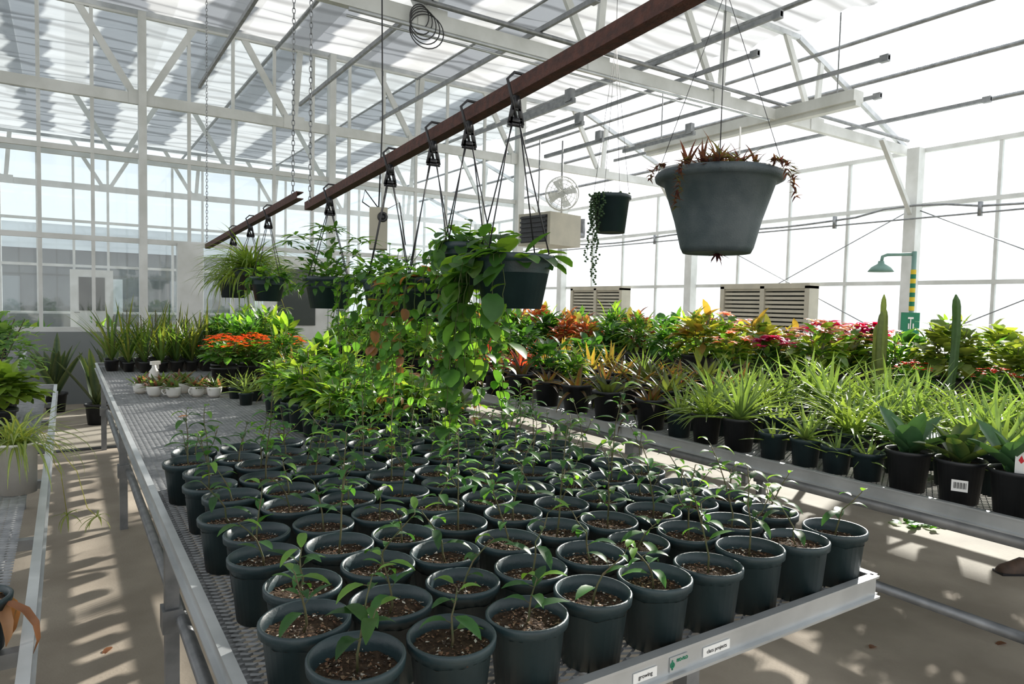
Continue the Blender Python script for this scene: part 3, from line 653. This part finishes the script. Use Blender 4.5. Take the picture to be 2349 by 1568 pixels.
thing('potted_cactus','clump of yellow-green candelabra cactus stems in black pot','cactus',[('pot',POTB),('soil',SOILB)]+[('cactus_stem',cactus(h_,.022,4,(.2,.26,.07),.12,l_,bx,by)) for h_,l_,bx,by in ((.72,.0,0,0),(.63,.04,.035,.02),(.6,-.04,-.035,-.02),(.5,.0,.0,.045))],(4.93,2.66,.8),0)
for i,(x,y_,k) in enumerate(((4.93,1.93,'redkal'),(4.93,2.43,'redkal'))): plant(BU[k][0],(x,y_),'sb',label='small red flowering kalanchoe in black pot',name='potted_kalanchoe',cat='flowering plant')
m=MB()
for k in range(40): m.leaf((U(-.15,.15),U(-.1,.1),.01),rnd_dir(.0,1.0),.07,.045,.6,.2,3,random.choice(mid),None,'rd')
solo('floor_weed',m.mesh('fw',M_leaf),'small leafy weed growing on the concrete floor','weed',None,(5.1,2.4,0)); 
m=MB(); vs=[];prof_=[(-.13,.045,.07),(-.08,.05,.09),(0,.045,.1),(.07,.05,.07),(.13,.045,.05),(.16,.02,.03)]
for (x,wd,hh) in prof_:
    for k in range(8):
        a=math.pi*k/7; vs.append((x,math.cos(a)*wd,.015+math.sin(a)*hh))
fs=[(i*8+k,i*8+k+1,(i+1)*8+k+1,(i+1)*8+k) for i in range(5) for k in range(7)]+[tuple(range(8)),tuple(40+k for k in range(8))]
m.add(vs,fs)
thing('work_shoe','brown leather work shoe on the concrete','shoe',[('upper',m.mesh('u',M_brown)),('sole',MB().box((0.01,0,.008),(.29,.1,.016)).mesh('s',M_black,False))],(4.66,1.64,0),2.6,.85)
fl=[]
for q in range(3):
    m=MB(); m.leaf((0,0,.004),(1,0,.12),.06,.03,.4,.3,4,random.choice([(.3,.12,.05),(.22,.1,.05)]),None,'ov'); fl.append(m.mesh('fallen',M_leaf))
for (x,y_,z) in ((.9,3.6,.8),(.6,4.4,.8),(.7,3.3,.8),(.1,2.3,0),(.15,3.3,0),(2.2,1.4,0),(2.35,1.9,0),(3.6,1.3,0),(2.5,.9,0),(.12,1.9,0),(3.0,1.6,0)):
    solo('fallen_leaf',random.choice(fl),'dry brown fallen leaf','leaf','fallen dry leaves',(x,y_,z),U(0,6))
# ------------------------------------------------------------------ left bench
thing('potted_spider_plant','pale striped spider plant in white plastic pot','potted plant',[('pot',potmesh(.066,.058,.18,M_whitepl,.01)),('foliage',spider(100,.28,.010,.17,(.34,.38,.15),(.12,.23,.06),2.3,3))],(-.15,2.95,.8),.3)
plant(BU['lettuce'][0],(-.28,3.9),'b',label='ruffled bright green leafy herb in pot',name='potted_herb',sc=1.15)
plant(BU['herb'][0],(-.34,4.7),'L',label='grey-green small leaved herb in black pot',name='potted_herb',sc=1.25)
plant(BU['herb'][0],(-.9,5.3),'L',label='grey-green small leaved herb in black pot',name='potted_herb',sc=1.2)
m=MB()
for k in range(14): m.leaf((U(-.03,.03),U(-.03,.03),.08),rnd_dir(-.2,.7),U(.08,.14),.02,2.2,.5,5,random.choice([(.3,.14,.08),(.22,.1,.06),(.35,.2,.12)]),None,'ov')
plant(m.mesh('dry',M_leaf),(-.16,1.66),'s',sc=1.2,label='green pot with dried brown drooping leaves',name='potted_dried_plant')
for i in range(6): plant([BU['redkal'][0],BU['green'][0],BU['dark'][0]][i%3],(-.6-.35*(i%2),7.5+.42*i),'b',label='leafy pot plant near the partition',name='potted_foliage_plant',sc=.9,group='plants near the partition')
for i,(x,y_) in enumerate(((.3,9.3),(-.12,10.5),(.55,10.5),(1.2,10.4),(1.9,10.45),(2.6,10.5))): plant(SANS[0] if i<4 else SANS[1],(x,y_),'L',z=0,sc=1.3,label='tall sword leaved snake plant in black floor pot',name='potted_snake_plant',group='snake plants on the floor')
for i in range(9):
    plant(random.choice([BU['green'][0],BU['dark'][0],BU['redkal'][0],BU['green'][2]]),(-1.5+i*1.05,13.2+(i%3)*1.3),'L',z=0,sc=2.3,label='large leafy plant behind the glass partition',name='potted_shrub',group='plants behind the partition')
# ------------------------------------------------------------------ hanging rail and baskets
def rail(p,q):
    p=V(p);q=V(q); m=MB().beam(p,q,.006,.045).beam(p+V((.02,0,.02)),q+V((.02,0,.02)),.045,.006).beam(p+V((.02,0,-.02)),q+V((.02,0,-.02)),.045,.006)
    return m.mesh('rail',M_rust,False)
RA=((1.2,.3,2.28),(1.2,4.12,2.062)); RB=((1.2,4.3,2.15),(1.2,7.6,2.03))
def railz(y,R): t=(y-R[0][1])/(R[1][1]-R[0][1]); return R[0][2]+(R[1][2]-R[0][2])*t
for R in (RA,RB): solo('hanging_rail',rail(*R),'rusty brown steel channel rail for hanging baskets','rail','rusty hanging rails')
def chain(x,y,z0,z1):
    m=MB(); z=z0;k=0
    while z<z1:
        pts=[]
        for i in range(9):
            t=2*math.pi*i/8; c=math.cos(t)*.009; pts.append(V((x+(0 if k%2 else c),y+(c if k%2 else 0),z+math.sin(t)*.02)))
        m.tube(pts,.0026,4,cap=False); z+=.031;k+=1
    return m.mesh('chain',M_galv)
for y_,zz in ((4.02,2.09),(4.38,2.17),(7.5,2.06),(.5,2.29)): solo('support_chain',chain(1.2,y_,zz,5.55),'steel link chain holding the hanging rail','chain','rail support chains')
def hanger(zr,zrim,R):
    m=MB()
    m.tube([(-.0,0,zr-.1),(-.02,0,zr-.03),(-.035,0,zr+.015),(-.01,0,zr+.04),(.03,0,zr+.04),(.05,0,zr+.025)],.005,6)
    zt=zr-.04; zb=zr-.12
    for (x0,z0,x1,z1) in ((-.007,zt,-.024,zb),(.007,zt,.024,zb),(-.028,zb,.028,zb),(-.016,zt-.03,.016,zt-.03)): m.beam((x0,0,z0),(x1,0,z1),.006,.014)
    m.box((0,0,zt-.01),(.02,.007,.04)); m.box((0,0,zb+.012),(.044,.006,.018))
    w=MB()
    for k in range(4):
        a=k*math.pi/2+.4; w.tube([(math.cos(a)*.02,math.sin(a)*.01,zb),(math.cos(a)*R,math.sin(a)*R,zrim)],.0025,5)
    return m.mesh('hook',M_black),w.mesh('hanger_arms',M_black)
def basket(y,rimz,R,h,fol,label,Rl=RA,mat=M_pot,x=1.2,rz=0,name='hanging_basket'):
    z0=rimz-h; hk,ar=hanger(railz(y,Rl)-z0,h,R)
    pot=potmesh(R,R*.7,h,mat,.025)
    return thing(name,label,'hanging plant',[('pot',pot),('soil',soilmesh(R*.9,h*.85,20)),('hook',hk),('hanger_arms',ar),('foliage',fol)],(x,y,z0),rz,1,'hanging baskets on the rail')
vg=[(.06,.17,.032),(.09,.23,.04),(.045,.13,.027),(.14,.29,.045)]
basket(1.84,1.66,.135,.17,vines(15,.13,.15,.1,.6,.08,.062,vg,2.2,4.1,.046,topn=30,topH=.05,spread=.05,pw=1),'basket of large round leaved trailing vine')
basket(2.14,1.715,.105,.16,vines(15,.1,.15,.1,.8,.052,.04,vg,topn=46,topH=.06,spread=.05,pw=1),'dark green basket with small leaved trailing vines')
basket(2.42,1.60,.125,.17,vines(30,.12,.15,.2,.8,.046,.035,vg+[(.2,.1,.05)],topn=90,topH=.08,spread=.12,pw=1),'basket of dense trailing ivy-like vines with dried stems')
basket(2.84,1.61,.125,.17,vines(26,.12,.15,.05,.74,.046,.034,vg,topn=140,topH=.11,spread=.13,pw=1.4),'basket of small leaved bushy trailing plant')
tmp=bush(330,.25,.42,.055,.028,vg,z0=.0,tips=12,tipcols=vg,tl=(.1,.02,10),core=.2)[1]
basket(3.66,1.63,.14,.17,tmp,'bushy green succulent-leaved plant in hanging pot')
basket(5.0,1.66,.125,.17,vines(12,.12,.15,.03,.12,.075,.034,vg,topn=70,topH=.07,spread=.05),'dark hanging pot with leafy succulent',RB)
basket(5.55,1.74,.13,.17,spider(280,.46,.017,.15,(.18,.27,.06),(.09,.19,.04),2.3,2),'arching spider plant in hanging pot',RB)
basket(6.2,1.68,.13,.17,spider(160,.4,.016,.15,(.18,.27,.06),(.09,.19,.04),2.3,2),'arching spider plant in hanging pot',RB)
# big grey basket
X0,Y0=2.08,1.77; h=.30
prof=[(0,.005),(.11,.005),(.125,0),(.135,.02),(.16,.12),(.205,h-.04),(.222,h-.035),(.236,h-.028),(.24,h-.012),(.232,h),(.222,h-.004),(.2,h-.05),(.12,.02)]
fol=MB(); pc=[(.13,.05,.06),(.1,.045,.05),(.16,.08,.06),(.12,.12,.06)]
for k in range(22):
    a=U(0,6.28); rr=U(.03,.2)
    for j in range(11): fol.leaf((math.cos(a)*rr,math.sin(a)*rr,h-.02+U(0,.05)),rnd_dir(.1,1.4),U(.05,.12),.018,.4,.4,3,random.choice(pc),None,'al')
for a,L in ((-2.0,.16),(-2.1,.1),(2.9,.2),(-.1,.1),(.2,.08),(.0,.12),(.4,.1),(2.4,.1)):
    p=V((math.cos(a)*.235,math.sin(a)*.235,h+.015))
    for i in range(int(L/.012)):
        for j in range(5): fol.leaf(p,rnd_dir(-.8,.8),.03,.01,.3,.4,3,random.choice(pc),None,'al')
        p=p+V((math.cos(a)*(.012 if i<5 else .003)+U(-.004,.004),math.sin(a)*(.012 if i<5 else .003),-.003*min(i,5)))
dr_=MB()
for j in range(16): dr_.leaf((0.02,0,.0),rnd_dir(-1.4,-.1),U(.03,.06),.014,.3,.4,3,(.12,.04,.06),None,'al')
wr=MB()
for k in range(4):
    a=k*math.pi/2+.2; wr.tube([(math.cos(a)*.235,math.sin(a)*.235,h-.01),(0,0,h+.68)],.0012,4)
wr.tube([(0,0,h+.68),(0,0,3.72)],.0015,4)
thing('hanging_basket','large grey plastic basket with purple succulents on thin wires','hanging plant',[('pot',MB().lathe(prof,48).mesh('pt',M_greypot)),('soil',soilmesh(.2,h-.05,60)),('succulent_clump',fol.mesh('f',M_leaf)),('sprouting_rosette',dr_.mesh('f',M_leaf)),('hanging_wires',wr.mesh('w',M_wire)),('plant_tag',MB().box((-.05,-.08,h+.06),(.024,.002,.19)).mesh('tg',M_whitepl,False))],(X0,Y0,1.715),.5)
m=MB()
sph=[(0,-.006),(.005,-.003),(.006,0),(.005,.003),(0,.006)]
for a,L in ((3.4,.33),(3.6,.44),(3.9,.25),(3.2,.2),(2.9,.1),(4.1,.12),(3.5,.4),(3.75,.15)):
    p=V((math.cos(a)*.1,math.sin(a)*.1,.18)); q=[p.copy()]
    for i in range(int(L/.01)):
        m.lathe(sph,6,p+V((U(-.01,.01),U(-.01,.01),0)),(.06,.12,.05)); p=p+V((U(-.003,.003),U(-.003,.003),-.01))
    m.tube([q[0],p],.001,3,(.08,.12,.05))
for k in range(90):
    a=U(0,6.28);rr=U(0,.09); m.lathe(sph,6,(math.cos(a)*rr,math.sin(a)*rr,.175+U(0,.012)),(.07,.13,.05))
w_=MB()
for k in range(4):
    a=k*math.pi/2+.2; w_.tube([(math.cos(a)*.095,math.sin(a)*.095,.16),(0,0,.9)],.001,4)
w_.tube([(0,0,.9),(0,0,3.6)],.0012,4)
thing('hanging_pot','small dark hanging pot with string of pearls succulent','hanging plant',[('pot',potmesh(.095,.068,.18,M_pot,.02)),('soil',soilmesh(.085,.155,10)),('bead_strands',m.mesh('b',M_fleshy)),('hanging_wires',w_.mesh('w',M_wire))],(2.21,2.53,1.86),-.5)
solo('floor_drain_grate',MB().box((-.2,7.8,.004),(3.2,.1,.008)).mesh('dr',M_black,False),'dark slotted drain channel across the floor','drain')
